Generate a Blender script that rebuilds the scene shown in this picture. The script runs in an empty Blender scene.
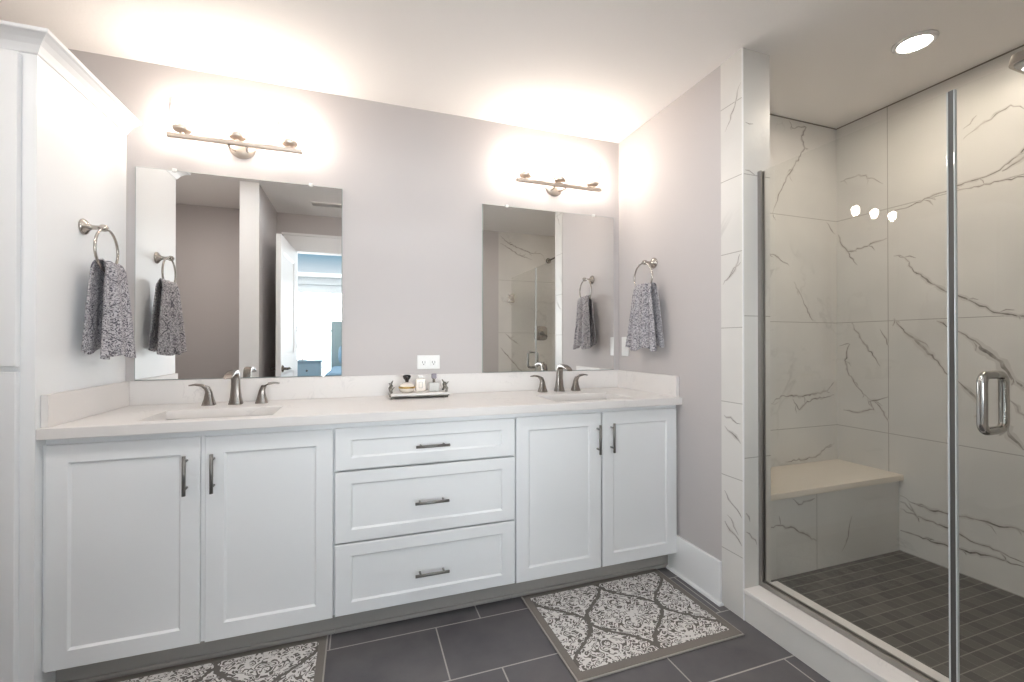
import bpy, bmesh, math, random
from mathutils import Vector, Matrix
random.seed(7)
C = bpy.context.scene.collection
PI = math.pi

# ------------------------------------------------------------------ camera, world, exposure
H = 1.2                                   # camera height (m)
cam_d = bpy.data.cameras.new('camera'); cam = bpy.data.objects.new('camera', cam_d); C.objects.link(cam)
cam_d.sensor_width = 36; cam_d.lens = 441.54 / 1024 * 36; cam_d.clip_start = 0.01
cam.location = (0, 0, H)
cam.rotation_euler = (math.radians(90 + 0.3), 0, math.radians(-19.18))
bpy.context.scene.camera = cam
vs = bpy.context.scene.view_settings
vs.view_transform = 'Standard'; vs.look = 'None'; vs.gamma = 1; vs.use_curve_mapping = False
vs.exposure = 0.1
bpy.context.scene.cycles.max_bounces = 16
bpy.context.scene.cycles.transparent_max_bounces = 24
bpy.context.scene.cycles.diffuse_bounces = 6
bpy.context.scene.cycles.sample_clamp_indirect = 6

BULB = 108.0          # vanity bulbs (W/m2/sr)
CAN = 220.0            # recessed lamps
CAN_FILL = 70.0  # added unseen ceiling lamps that fill the vanity side
SKY = 16.5             # daylight outside the bedroom window

world = bpy.data.worlds.new('daylight'); bpy.context.scene.world = world
world.use_nodes = True
nt = world.node_tree; nt.nodes.clear()
o_ = nt.nodes.new('ShaderNodeOutputWorld'); b_ = nt.nodes.new('ShaderNodeBackground')
tc = nt.nodes.new('ShaderNodeTexCoord'); sx = nt.nodes.new('ShaderNodeSeparateXYZ'); rp = nt.nodes.new('ShaderNodeValToRGB')
nt.links.new(tc.outputs['Generated'], sx.inputs[0]); nt.links.new(sx.outputs['Z'], rp.inputs[0])
rp.color_ramp.elements[0].position = 0.134; rp.color_ramp.elements[0].color = (.93, .97, 1, 1)
rp.color_ramp.elements[1].position = 0.186; rp.color_ramp.elements[1].color = (.010, .022, .031, 1)
e = rp.color_ramp.elements.new(0.142); e.color = (.048, .053, .058, 1)
e = rp.color_ramp.elements.new(0.6); e.color = (.04, .06, .09, 1)
nt.links.new(rp.outputs[0], b_.inputs[0]); b_.inputs[1].default_value = SKY
nt.links.new(b_.outputs[0], o_.inputs[0])

# light portals at the two bedroom windows: they emit nothing, they only guide the sky sampling
for zc, hh in ((1.32, 1.75), (2.65, .59)):
    d = bpy.data.lights.new('window_portal', 'AREA'); d.shape = 'RECTANGLE'; d.size = 4.75; d.size_y = hh; d.cycles.is_portal = True
    o = bpy.data.objects.new('window_portal', d); C.objects.link(o); o.location = (-.375, -3.43, zc); o.rotation_euler = (math.radians(-90), 0, PI)

# ------------------------------------------------------------------ materials
def srgb(r, g, b):
    f = lambda c: (c / 255 / 12.92) if c / 255 <= .04045 else ((c / 255 + .055) / 1.055) ** 2.4
    return (f(r), f(g), f(b), 1)

def mat(name, col, rough=.5, metal=0, spec=.5, coat=0, emit=None, estr=0, noise=0, nscale=20, bump=0, bscale=200):
    m = bpy.data.materials.new(name); m.use_nodes = True
    nt = m.node_tree; p = nt.nodes['Principled BSDF']
    p.inputs['Base Color'].default_value = col; p.inputs['Roughness'].default_value = rough
    p.inputs['Metallic'].default_value = metal; p.inputs['Specular IOR Level'].default_value = spec
    p.inputs['Coat Weight'].default_value = coat
    if emit: p.inputs['Emission Color'].default_value = emit; p.inputs['Emission Strength'].default_value = estr
    tc = nt.nodes.new('ShaderNodeTexCoord')
    if noise:
        n = nt.nodes.new('ShaderNodeTexNoise'); n.inputs['Scale'].default_value = nscale; n.inputs['Detail'].default_value = 4
        nt.links.new(tc.outputs['Object'], n.inputs['Vector'])
        mx = nt.nodes.new('ShaderNodeMix'); mx.data_type = 'RGBA'
        mx.inputs[6].default_value = tuple(c * (1 - noise) for c in col[:3]) + (1,)
        mx.inputs[7].default_value = tuple(min(1, c * (1 + noise)) for c in col[:3]) + (1,)
        nt.links.new(n.outputs[0], mx.inputs[0]); nt.links.new(mx.outputs[2], p.inputs['Base Color'])
    if bump:
        n2 = nt.nodes.new('ShaderNodeTexNoise'); n2.inputs['Scale'].default_value = bscale; n2.inputs['Detail'].default_value = 3
        nt.links.new(tc.outputs['Object'], n2.inputs['Vector'])
        bp = nt.nodes.new('ShaderNodeBump'); bp.inputs['Strength'].default_value = bump; bp.inputs['Distance'].default_value = .002
        nt.links.new(n2.outputs[0], bp.inputs['Height']); nt.links.new(bp.outputs[0], p.inputs['Normal'])
    return m

class NG:                                    # tiny node maths helper
    def __init__(s, m): s.nt = m.node_tree; s.p = s.nt.nodes['Principled BSDF']
    def math(s, op, a, b=None, c=None):
        n = s.nt.nodes.new('ShaderNodeMath'); n.operation = op
        for i, v in enumerate((a, b, c)):
            if v is None: continue
            if isinstance(v, (int, float)): n.inputs[i].default_value = v
            else: s.nt.links.new(v, n.inputs[i])
        return n.outputs[0]
    def coords(s):
        tc = s.nt.nodes.new('ShaderNodeTexCoord'); x = s.nt.nodes.new('ShaderNodeSeparateXYZ')
        s.nt.links.new(tc.outputs['Object'], x.inputs[0]); s.obj = tc.outputs['Object']
        return x.outputs
    def combine(s, x, y, z=0):
        n = s.nt.nodes.new('ShaderNodeCombineXYZ')
        for i, v in enumerate((x, y, z)):
            if isinstance(v, (int, float)): n.inputs[i].default_value = v
            else: s.nt.links.new(v, n.inputs[i])
        return n.outputs[0]
    def noise(s, vec, scale, detail=2, rough=.5, dist=0):
        n = s.nt.nodes.new('ShaderNodeTexNoise'); n.inputs['Scale'].default_value = scale
        n.inputs['Detail'].default_value = detail; n.inputs['Roughness'].default_value = rough
        n.inputs['Distortion'].default_value = dist
        s.nt.links.new(vec, n.inputs['Vector']); return n.outputs[0]
    def ramp(s, fac, a, b):
        n = s.nt.nodes.new('ShaderNodeMapRange'); n.inputs[1].default_value = a; n.inputs[2].default_value = b
        s.nt.links.new(fac, n.inputs[0]); return n.outputs[0]
    def mix(s, fac, a, b):
        n = s.nt.nodes.new('ShaderNodeMix'); n.data_type = 'RGBA'
        for i, v in ((0, fac), (6, a), (7, b)):
            if isinstance(v, (int, float, tuple)): n.inputs[i].default_value = v
            else: s.nt.links.new(v, n.inputs[i])
        return n.outputs[2]
    def lines(s, u, off, size, w):           # 1 on a joint, 0 elsewhere
        f = s.math('FRACT', s.math('DIVIDE', s.math('SUBTRACT', u, off - size * 50), size))
        d = s.math('MULTIPLY', s.math('MINIMUM', f, s.math('SUBTRACT', 1, f)), size)
        return s.math('LESS_THAN', d, w / 2)
    def out(s, col=None, height=None, dist=.001, strength=.5):
        if col is not None: s.nt.links.new(col, s.p.inputs['Base Color'])
        if height is not None:
            b = s.nt.nodes.new('ShaderNodeBump'); b.inputs['Distance'].default_value = dist; b.inputs['Strength'].default_value = strength
            s.nt.links.new(height, b.inputs['Height']); s.nt.links.new(b.outputs[0], s.p.inputs['Normal'])

M = {}
M['wall'] = mat('greige wall paint', srgb(193, 188, 187), .75, bump=.08, bscale=150)
M['ceiling'] = mat('white ceiling paint', srgb(240, 237, 234), .9, bump=.25, bscale=90)
M['white'] = mat('white cabinet paint', srgb(238, 239, 240), .38)
M['trimw'] = mat('white trim paint', srgb(238, 238, 238), .35)
M['chrome'] = mat('brushed nickel', srgb(184, 178, 171), .2, 1)
M['satin'] = mat('satin nickel bar', srgb(225, 212, 200), .42, 1)
M['steel'] = mat('polished steel', srgb(176, 174, 170), .16, 1)
M['nickel'] = mat('satin nickel pull', srgb(138, 136, 133), .42, 1)
M['bronze'] = mat('faucet brushed nickel', srgb(150, 143, 137), .25, 1)
M['alu'] = mat('shower frame metal', srgb(172, 169, 165), .42, 1)
M['mirror'] = mat('mirror silver', (.9, .9, .89, 1), 0.0, 1)
M['medge'] = mat('mirror ground edge', srgb(150, 160, 158), .3)
M['porcelain'] = mat('sink porcelain', srgb(235, 234, 232), .12, coat=.5)
M['plastic'] = mat('white switch plastic', srgb(232, 232, 230), .35)
M['dark'] = mat('dark slot', srgb(45, 44, 43), .6)
M['bulb'] = mat('lit frosted bulb', (1, .9, .8, 1), .4, emit=(1, .88, .77, 1), estr=BULB)
M['can'] = mat('lit lamp lens', (1, 1, 1, 1), .4, emit=(1, .88, .74, 1), estr=CAN)
M['can_alcove_fill'] = mat('added fill lamp lens alcove', (1, 1, 1, 1), .4, emit=(1, .93, .86, 1), estr=CAN * 1.5)  # added unseen lamp that brightens the alcove
M['can_fill'] = mat('added fill lamp lens neutral', (1, 1, 1, 1), .4, emit=(.93, .96, 1, 1), estr=CAN_FILL)
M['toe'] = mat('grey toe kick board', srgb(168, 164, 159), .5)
M['blackcap'] = mat('black glossy cap', srgb(28, 24, 24), .15)
M['gold'] = mat('gold collar', srgb(190, 160, 95), .3, 1)
M['violet'] = mat('grey violet cap', srgb(120, 112, 122), .3)
M['cream'] = mat('cream perfume', srgb(226, 216, 205), .15, coat=.6)
M['greyglass'] = mat('pale grey bottle', srgb(190, 188, 184), .12, coat=.6)
M['label'] = mat('label grey line', srgb(150, 146, 140), .5)
M['tray'] = mat('white marble tray', srgb(225, 222, 218), .3, noise=.05, nscale=30)
M['traymetal'] = mat('antique silver', srgb(140, 138, 132), .35, 1, bump=.5, bscale=300)
M['shadecloth'] = mat('grey roller shade', srgb(225, 228, 230), .8)
M['wood'] = mat('bedroom wood floor', srgb(150, 125, 105), .4, noise=.12, nscale=6)
M['bedwall'] = mat('bedroom wall paint', srgb(214, 218, 220), .8)
M['teal'] = mat('grey teal upholstery', srgb(150, 166, 168), .85, noise=.1, nscale=60)
M['blue'] = mat('blue bedding', srgb(120, 150, 172), .85, noise=.08, nscale=12)
M['pillow'] = mat('white pillow', srgb(232, 234, 238), .85)
M['bluewood'] = mat('blue grey painted wood', srgb(140, 165, 180), .5)
M['shade'] = mat('lamp shade linen with added glow', srgb(235, 228, 222), .8, emit=(1, .85, .78, 1), estr=.9)  # glow put into the cloth so the backlit shade stays pale
M['seal'] = mat('clear vinyl seal', srgb(205, 210, 212), .2, coat=.5)
M['rubber'] = mat('dark gasket', srgb(82, 80, 78), .4)
M['caulk'] = mat('brown grey caulk line', srgb(128, 120, 112), .6)
M['grate'] = mat('vent paint', srgb(240, 238, 235), .5)
M['benchtop'] = mat('cream quartz bench top', srgb(224, 215, 202), .3, noise=.02, nscale=40)

def glass(name, tint, ior=1.5):
    m = bpy.data.materials.new(name); m.use_nodes = True; nt = m.node_tree
    nt.nodes.remove(nt.nodes['Principled BSDF']); out = nt.nodes['Material Output']
    t = nt.nodes.new('ShaderNodeBsdfTransparent'); t.inputs[0].default_value = tint
    g = nt.nodes.new('ShaderNodeBsdfGlossy'); g.inputs['Roughness'].default_value = 0
    f = nt.nodes.new('ShaderNodeFresnel'); f.inputs[0].default_value = ior
    gm = nt.nodes.new('ShaderNodeNewGeometry'); inv = nt.nodes.new('ShaderNodeMath'); inv.operation = 'SUBTRACT'; inv.inputs[0].default_value = 1
    mu = nt.nodes.new('ShaderNodeMath'); mu.operation = 'MULTIPLY'
    mx = nt.nodes.new('ShaderNodeMixShader')
    nt.links.new(gm.outputs['Backfacing'], inv.inputs[1]); nt.links.new(inv.outputs[0], mu.inputs[0]); nt.links.new(f.outputs[0], mu.inputs[1])
    nt.links.new(mu.outputs[0], mx.inputs[0]); nt.links.new(t.outputs[0], mx.inputs[1]); nt.links.new(g.outputs[0], mx.inputs[2])
    nt.links.new(mx.outputs[0], out.inputs[0]); return m
M['glass'] = glass('clear shower glass', (.968, .972, .965, 1), 1.52)
M['shadeglass'] = glass('clear lamp glass', (.98, .98, .98, 1), 1.45)
M['windowglass'] = glass('window glass', (.97, .98, .98, 1), 1.45)

def marble(name, ax, offu, offv, sizeu=1.22, sizev=.61, base=(216, 213, 208), grout=True):
    m = mat(name, srgb(*base), .34, spec=.4); g = NG(m); x = g.coords()
    n1 = g.noise(g.obj, 1.3, 5, .6, .6)
    v = g.math('ABSOLUTE', g.math('SUBTRACT', n1, .5))
    vein = g.math('SUBTRACT', 1, g.ramp(v, 0, .012))
    mask = g.ramp(g.noise(g.obj, 1.7, 2), .5, .66)
    soft = g.ramp(g.noise(g.obj, 2.2, 3), .3, .75)
    c = g.mix(soft, srgb(base[0] - 9, base[1] - 8, base[2] - 7), srgb(base[0] + 6, base[1] + 6, base[2] + 6))
    c = g.mix(g.math('MULTIPLY', g.math('MULTIPLY', vein, mask), .45), c, srgb(150, 146, 142))
    if grout:
        j = g.math('MAXIMUM', g.lines(x[ax], offu, sizeu, .0035), g.lines(x['Z'], offv, sizev, .0035))
        c = g.mix(g.math('MULTIPLY', j, .8), c, srgb(150, 145, 138))
        g.out(c, g.math('SUBTRACT', 1, j), .001, .3)
    else: g.out(c)
    return m
M['marble_far'] = marble('marble tile far wall', 'Y', 1.593, .712)
M['marble_back'] = marble('marble tile bench wall', 'X', 2.717 + .3, .712)
M['marble_riser'] = marble('marble tile bench front', 'X', 2.107, .05, 1.22, 3)
M['marble_end'] = marble('marble tile valve wall', 'X', 1.53 - .02, .712)
M['marble_col'] = marble('marble tile column', 'Y', 5, .6, 3, .335)
M['marble_capf'] = marble('marble tile column front', 'X', 5, .08, 3, .62)
M['marble_curb'] = marble('marble tile curb', 'Y', 5, 0, 1, 1, grout=False)

def vein_mat():
    m = mat('grey brown marble vein', srgb(140, 134, 128), .34, spec=.4); g = NG(m); g.coords()
    n = g.noise(g.obj, 16, 4, .65)
    c = g.mix(g.ramp(n, .35, .65), srgb(112, 106, 100), srgb(182, 176, 170)); g.out(c); return m
M['vein'] = vein_mat()
M['halo'] = mat('pale grey vein shade', srgb(203, 199, 194), .34, spec=.4, noise=.06, nscale=14)

def floor_mat():
    m = mat('charcoal slate floor tile', srgb(92, 90, 92), .42); g = NG(m); x = g.coords()
    h = .3095; y0 = 1.5625 - h * 20
    r = g.math('FLOOR', g.math('DIVIDE', g.math('SUBTRACT', x['Y'], y0), h))
    par = g.math('MODULO', r, 2.0)                                        # 0 -> offset .311, 1 -> .505
    off = g.math('ADD', g.math('MULTIPLY', par, .194), .311 - .61 * 20)
    f = g.math('FRACT', g.math('DIVIDE', g.math('SUBTRACT', x['X'], off), .61))
    d = g.math('MULTIPLY', g.math('MINIMUM', f, g.math('SUBTRACT', 1, f)), .61)
    j = g.math('MAXIMUM', g.math('LESS_THAN', d, .0028), g.lines(x['Y'], y0 + h * 20, h, .0056))
    cell = g.combine(r, g.math('FLOOR', g.math('DIVIDE', g.math('SUBTRACT', x['X'], off), .61)))
    wn = m.node_tree.nodes.new('ShaderNodeTexWhiteNoise'); m.node_tree.links.new(cell, wn.inputs['Vector'])
    n = g.noise(g.obj, 3.5, 5, .6)
    c = g.mix(g.ramp(n, .3, .72), srgb(78, 76, 79), srgb(104, 101, 102))
    c = g.mix(g.math('MULTIPLY', wn.outputs[0], .3), c, srgb(82, 78, 82))
    c = g.mix(j, c, srgb(172, 168, 163))
    g.out(c, g.math('SUBTRACT', 1, j), .0015, .5); return m
M['floor'] = floor_mat()

def mosaic_mat():
    m = mat('dark shower mosaic', srgb(95, 92, 88), .5); g = NG(m); x = g.coords()
    s = .0515
    jy = g.lines(x['Y'], 1.004, s, .0035); jx = g.lines(x['X'], 1.79, s, .0025)
    j = g.math('MAXIMUM', jy, g.math('MULTIPLY', jx, .5))
    cell = g.combine(g.math('FLOOR', g.math('DIVIDE', g.math('SUBTRACT', x['X'], 1.79 - s * 40), s)),
                     g.math('FLOOR', g.math('DIVIDE', g.math('SUBTRACT', x['Y'], 1.004 - s * 40), s)))
    wn = m.node_tree.nodes.new('ShaderNodeTexWhiteNoise'); m.node_tree.links.new(cell, wn.inputs['Vector'])
    c = g.mix(wn.outputs[0], srgb(78, 76, 73), srgb(104, 101, 96))
    c = g.mix(g.math('MULTIPLY', j, .75), c, srgb(150, 146, 140))
    g.out(c, g.math('SUBTRACT', 1, j), .001, .4); return m
M['mosaic'] = mosaic_mat()

def quartz_mat():
    m = mat('white quartz', srgb(226, 222, 219), .36, spec=.4); g = NG(m); g.coords()
    n = g.noise(g.obj, 7, 5, .6, .8)
    v = g.math('SUBTRACT', 1, g.ramp(g.math('ABSOLUTE', g.math('SUBTRACT', n, .5)), 0, .02))
    c = g.mix(g.math('MULTIPLY', v, g.math('MULTIPLY', g.ramp(g.noise(g.obj, 5, 2), .5, .7), .5)), srgb(226, 222, 219), srgb(186, 182, 182))
    g.out(c); return m
M['quartz'] = quartz_mat()

def damask(name, dark, light, px, py, border=None, scale=34, band=.031, thr=46, cov=.02):
    m = mat(name, light, .95, spec=.1); g = NG(m); x = g.coords(); X, Y = x['X'], x['Y']
    if border == 'towel': Y = x['Z']; X = x['Y']
    def fold(v, p):
        f = g.math('FRACT', g.math('ADD', g.math('DIVIDE', v, p), 50.5))
        return g.math('ABSOLUTE', g.math('SUBTRACT', f, .5))
    fx, fy = fold(X, px), fold(Y, py)                       # 0 at a medallion centre .. 0.5
    ob = g.math('MULTIPLY', g.math('ADD', g.math('COSINE', g.math('MULTIPLY', Y, 2 * PI / py)), 1), .25)   # ogee outline
    wob = g.math('MULTIPLY', g.math('SUBTRACT', g.noise(g.obj, 45, 1), .5), .09)
    dd = g.math('ADD', g.math('SUBTRACT', fx, ob), wob)
    nb = g.math('GREATER_THAN', g.math('SUBTRACT', fx, ob), 0)
    ax = g.math('ABSOLUTE', g.math('SUBTRACT', g.math('MULTIPLY', nb, .5), fx))
    ay = g.math('ABSOLUTE', g.math('SUBTRACT', g.math('MULTIPLY', nb, .5), fy))
    v = g.combine(g.math('MULTIPLY', ax, px), g.math('MULTIPLY', ay, py), 3.1)
    n = g.noise(v, scale, 1, .35, .3)
    curl = g.math('GREATER_THAN', g.math('SINE', g.math('MULTIPLY', n, thr)), cov)
    n2 = g.noise(g.obj, scale * 1.6, 0)
    breaks = g.math('LESS_THAN', n2, .62)
    bd = g.math('LESS_THAN', g.math('ABSOLUTE', dd), band)
    pat = g.math('MAXIMUM', g.math('MULTIPLY', curl, breaks), bd)
    c = g.mix(pat, light, dark)
    fine = g.noise(g.obj, 900, 2)
    c = g.mix(g.math('MULTIPLY', fine, .25), c, dark)
    g.out(c, g.math('ADD', g.math('SUBTRACT', 1, pat), fine), .002, .6); return m
M['rug'] = damask('grey and white damask pile', srgb(112, 107, 103), srgb(232, 229, 226), .36, .46)
M['rugb'] = mat('grey rug border', srgb(122, 116, 110), .95, noise=.12, nscale=300, bump=.5, bscale=500)
M['rugp'] = mat('pale rug binding', srgb(165, 160, 154), .9, bump=.5, bscale=500)
M['towel'] = damask('grey and white damask towel', srgb(104, 101, 108), srgb(206, 203, 206), .17, .24, 'towel', 84, .011, 46, .05)

# ------------------------------------------------------------------ mesh helpers
def link(name, bm, mats, parent=None, smooth=False, bevel=0, loc=None):
    me = bpy.data.meshes.new(name); bmesh.ops.recalc_face_normals(bm, faces=bm.faces)
    bm.to_mesh(me); bm.free()
    for m in (mats if isinstance(mats, (list, tuple)) else [mats]): me.materials.append(m)
    if smooth:
        for p in me.polygons: p.use_smooth = True
    o = bpy.data.objects.new(name, me); C.objects.link(o)
    if loc: o.location = loc
    if parent is not None: o.parent = parent
    if bevel:
        b = o.modifiers.new('bevel', 'BEVEL'); b.width = bevel; b.segments = 2; b.limit_method = 'ANGLE'; b.angle_limit = .6
    return o
def smooth_angle(o, a=40):
    me = o.data
    for p in me.polygons: p.use_smooth = True
    bm = bmesh.new(); bm.from_mesh(me)
    for ed in bm.edges:
        if len(ed.link_faces) == 2 and ed.calc_face_angle(0) > math.radians(a): ed.smooth = False
    bm.to_mesh(me); bm.free(); return o
def box(bm, x0, x1, y0, y1, z0, z1, mi=0):
    v = [bm.verts.new((x, y, z)) for z in (z0, z1) for x, y in ((x0, y0), (x1, y0), (x1, y1), (x0, y1))]
    for f in ((0, 3, 2, 1), (4, 5, 6, 7), (0, 1, 5, 4), (1, 2, 6, 5), (2, 3, 7, 6), (3, 0, 4, 7)):
        bm.faces.new([v[i] for i in f]).material_index = mi
def boxo(name, x0, x1, y0, y1, z0, z1, m, parent=None, bevel=0, origin=None):
    bm = bmesh.new(); ox, oy, oz = origin or (0, 0, 0)
    box(bm, x0 - ox, x1 - ox, y0 - oy, y1 - oy, z0 - oz, z1 - oz)
    return link(name, bm, m, parent, bevel=bevel)
def lathe(bm, prof, c=(0, 0, 0), axis='Z', n=24, mi=0, a0=0):
    rings = []
    for r, h in prof:
        ring = []
        for k in range(n):
            a = 2 * PI * k / n + a0; p = (r * math.cos(a), r * math.sin(a), h)
            if axis == 'X': p = (p[2], p[0], p[1])
            if axis == 'Y': p = (p[0], p[2], p[1])
            ring.append(bm.verts.new((p[0] + c[0], p[1] + c[1], p[2] + c[2])))
        rings.append(ring)
    for a, b in zip(rings, rings[1:]):
        for k in range(n): bm.faces.new((a[k], a[(k + 1) % n], b[(k + 1) % n], b[k])).material_index = mi
    for ring, r in ((rings[0], prof[0][0]), (rings[-1], prof[-1][0])):
        if r > 1e-6: bm.faces.new(ring).material_index = mi
def tube(bm, pts, r, n=12, closed=False, flat=1.0, up=(0, 0, 1)):
    pts = [Vector(p) for p in pts]; rs = r if isinstance(r, (list, tuple)) else [r] * len(pts)
    rings = []; N = len(pts); prev = None
    for i, p in enumerate(pts):
        if closed: t = pts[(i + 1) % N] - pts[i - 1]
        else: t = pts[min(i + 1, N - 1)] - pts[max(i - 1, 0)]
        t.normalize(); u = Vector(up) if prev is None else prev
        u = u - t * u.dot(t)
        if u.length < 1e-4: u = Vector((1, 0, 0)) - t * t.x
        u.normalize(); prev = u; w = t.cross(u)
        rings.append([bm.verts.new(p + (u * math.cos(2 * PI * k / n) * flat + w * math.sin(2 * PI * k / n)) * rs[i]) for k in range(n)])
    rr = list(zip(rings, rings[1:])) + ([(rings[-1], rings[0])] if closed else [])
    for a, b in rr:
        for k in range(n): bm.faces.new((a[k], a[(k + 1) % n], b[(k + 1) % n], b[k]))
    if not closed: bm.faces.new(rings[0]); bm.faces.new(rings[-1])
def rsec(bm, secs, mi=0, q=.45):
    """loft rounded-rectangle sections: (centre, half a, half b, vector a, vector b)"""
    rings = []
    for c, ha, hb, va, vb in secs:
        ring = []
        for k in range(20):
            a = 2 * PI * k / 20; ca, sa = math.cos(a), math.sin(a)
            ring.append(bm.verts.new(Vector(c) + Vector(va) * ha * math.copysign(abs(ca) ** q, ca) + Vector(vb) * hb * math.copysign(abs(sa) ** q, sa)))
        rings.append(ring)
    for a, b in zip(rings, rings[1:]):
        for k in range(20): bm.faces.new((a[k], a[(k + 1) % 20], b[(k + 1) % 20], b[k]))
    bm.faces.new(rings[0]); bm.faces.new(rings[-1])
def thing(name, label, cat, loc=(0, 0, 0), group=None):
    o = bpy.data.objects.new(name, None); C.objects.link(o); o.location = loc; o.empty_display_size = .05
    return tag(o, label, cat, group)
def tag(o, label, cat, group=None):
    o['label'] = label; o['category'] = cat
    if group: o['group'] = group
    return o
def struct(o): o['kind'] = 'structure'; return o
def sbox(name, *a, **k): return struct(boxo(name, *a, **k))
def copy_tree(o, parent=None):
    c = o.copy(); C.objects.link(c)
    if parent is not None: c.parent = parent
    for ch in [x for x in bpy.data.objects if x.parent == o]: copy_tree(ch, c)
    return c

def ribbons(bm, veins, to3, nrm, mi=1, off=.0006, lim=None):
    nrm = Vector(nrm)
    if off > .0005:                       # a wide pale band of colour runs along every vein
        extra = []
        for w, pts in (veins if lim else []):
            L = sum(math.hypot(b[0] - a[0], b[1] - a[1]) for a, b in zip(pts, pts[1:]))
            for _ in range(int(L / .13)):
                a, b = random.choice(list(zip(pts, pts[1:]))); t = random.random(); q = (a[0] + (b[0] - a[0]) * t, a[1] + (b[1] - a[1]) * t)
                an = math.atan2(b[1] - a[1], b[0] - a[0]) + random.choice((-1, 1)) * random.uniform(.3, .9); l = random.uniform(.02, .06)
                extra.append((w * .55, [q, (q[0] + l * .5 * math.cos(an), q[1] + l * .5 * math.sin(an)), (q[0] + l * math.cos(an + .3), q[1] + l * math.sin(an + .3))]))
        veins = [v for v in veins] + [v for v in extra if all(lim[0] < p[0] < lim[1] and .15 < p[1] < 2.45 for p in v[1])]
        st = random.getstate(); ribbons(bm, [(w * 3.2, p) for w, p in veins], to3, nrm, 3, .0003); random.setstate(st)
    for w, pts in veins:
        # subdivide with a little jitter
        P = []
        for a, b in zip(pts, pts[1:]):
            L = math.hypot(b[0] - a[0], b[1] - a[1]); k = max(1, int(L / .017))
            for i in range(k):
                t = i / k; j = .006 * (0 if i == 0 else 1)
                P.append((a[0] + (b[0] - a[0]) * t + random.uniform(-j, j), a[1] + (b[1] - a[1]) * t + random.uniform(-j, j)))
        P.append(pts[-1]); n = len(P); prev = None; off += .000012
        for i, p in enumerate(P):
            q0, q1 = P[max(i - 1, 0)], P[min(i + 1, n - 1)]
            tx, ty = q1[0] - q0[0], q1[1] - q0[1]; L = math.hypot(tx, ty) or 1
            e = min(1, 3.0 * min(i, n - 1 - i) / n + .25)
            hw = w / 2000 * e * random.uniform(.55, 1.25)
            a = bm.verts.new(Vector(to3(p[0] - ty / L * hw, p[1] + tx / L * hw)) + nrm * off)
            b = bm.verts.new(Vector(to3(p[0] + ty / L * hw, p[1] - tx / L * hw)) + nrm * off)
            if prev: bm.faces.new((prev[0], prev[1], b, a)).material_index = mi
            prev = (a, b)

# ------------------------------------------------------------------ room dimensions
WR = 1.585; YB = 2.46; CE = 2.491; TX = -.994; YF = .04; XS = 2.717; YS = 1.865
WL = -1.62

# setting: floor, ceiling, walls
bm = bmesh.new(); box(bm, WL, WR + .05, YF - .1, YB, -.06, 0)
struct(link('floor', bm, M['floor']))
bm = bmesh.new(); box(bm, WL - .1, XS + .1, YF - .1, YB + .1, CE, CE + .08)
struct(link('ceiling', bm, M['ceiling']))
sbox('wall_back', WL - .1, WR, YB, YB + .1, 0, CE, M['wall'])
sbox('wall_left', WL - .1, WL, YF - .1, YB, 0, CE, M['wall'])
sbox('wall_right', WR, WR + .148, 1.607, YB + .1, 0, CE, M['wall'])
bm = bmesh.new(); box(bm, -.89, -.76, YF, .873, 0, CE); struct(link('wall_partition', bm, M['wall']))
sbox('trim_6', -.893, -.757, .873, .885, 0, CE - .001, M['trimw'])
# door wall with the camera's doorway, widened unseen to let in more daylight
bm = bmesh.new()
box(bm, WL - .1, -.60, YF - .1, YF, 0, CE); box(bm, 1.05, 1.526, YF - .1, YF, 0, CE); box(bm, -.60, 1.05, YF - .1, YF, 2.117, CE)
struct(link('wall_front', bm, M['wall']))

# marble column at the end of the right wall
VD=[(7,[(1.588,0.823),(1.546,0.798),(1.498,0.761)]),(5,[(1.589,0.529),(1.534,0.474),(1.493,0.438)]),(7,[(1.588,0.389),(1.560,0.360),(1.53,0.35),(1.493,0.316)]),(4,[(1.575,0.423),(1.542,0.400),(1.512,0.355)]),(5,[(1.596,1.468),(1.54,1.513),(1.499,1.592)]),(4,[(1.578,1.488),(1.532,1.536),(1.494,1.556)]),(4,[(1.491,2.343),(1.547,2.227),(1.581,2.166)]),(4,[(1.592,0.872),(1.54,0.857),(1.497,0.847)])]
VF=[(4,[(1.594,2.167),(1.617,2.162),(1.64,2.166)]),(4,[(1.593,1.957),(1.633,1.949),(1.655,1.94)]),(5,[(1.593,0.38),(1.627,0.349),(1.655,0.314)]),(4,[(1.593,0.462),(1.61,0.442),(1.616,0.42)])]
bm = bmesh.new(); box(bm, 1.581, 1.737, 1.483, 1.607, 0, CE)
bm.faces.ensure_lookup_table()
for f in bm.faces:
    if abs(f.calc_center_median().y - 1.483) < 1e-4: f.material_index = 2
ribbons(bm, VD, lambda u, v: (1.581, u, v), (-1, 0, 0))
ribbons(bm, VF, lambda u, v: (u, 1.483, v), (0, -1, 0))
struct(link('wall_column', bm, [M['marble_col'], M['vein'], M['marble_capf'], M['halo']]))
sbox('trim_1', 1.5785, 1.5835, 1.4805, 1.4855, 0, CE - .001, M['trimw'])

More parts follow.
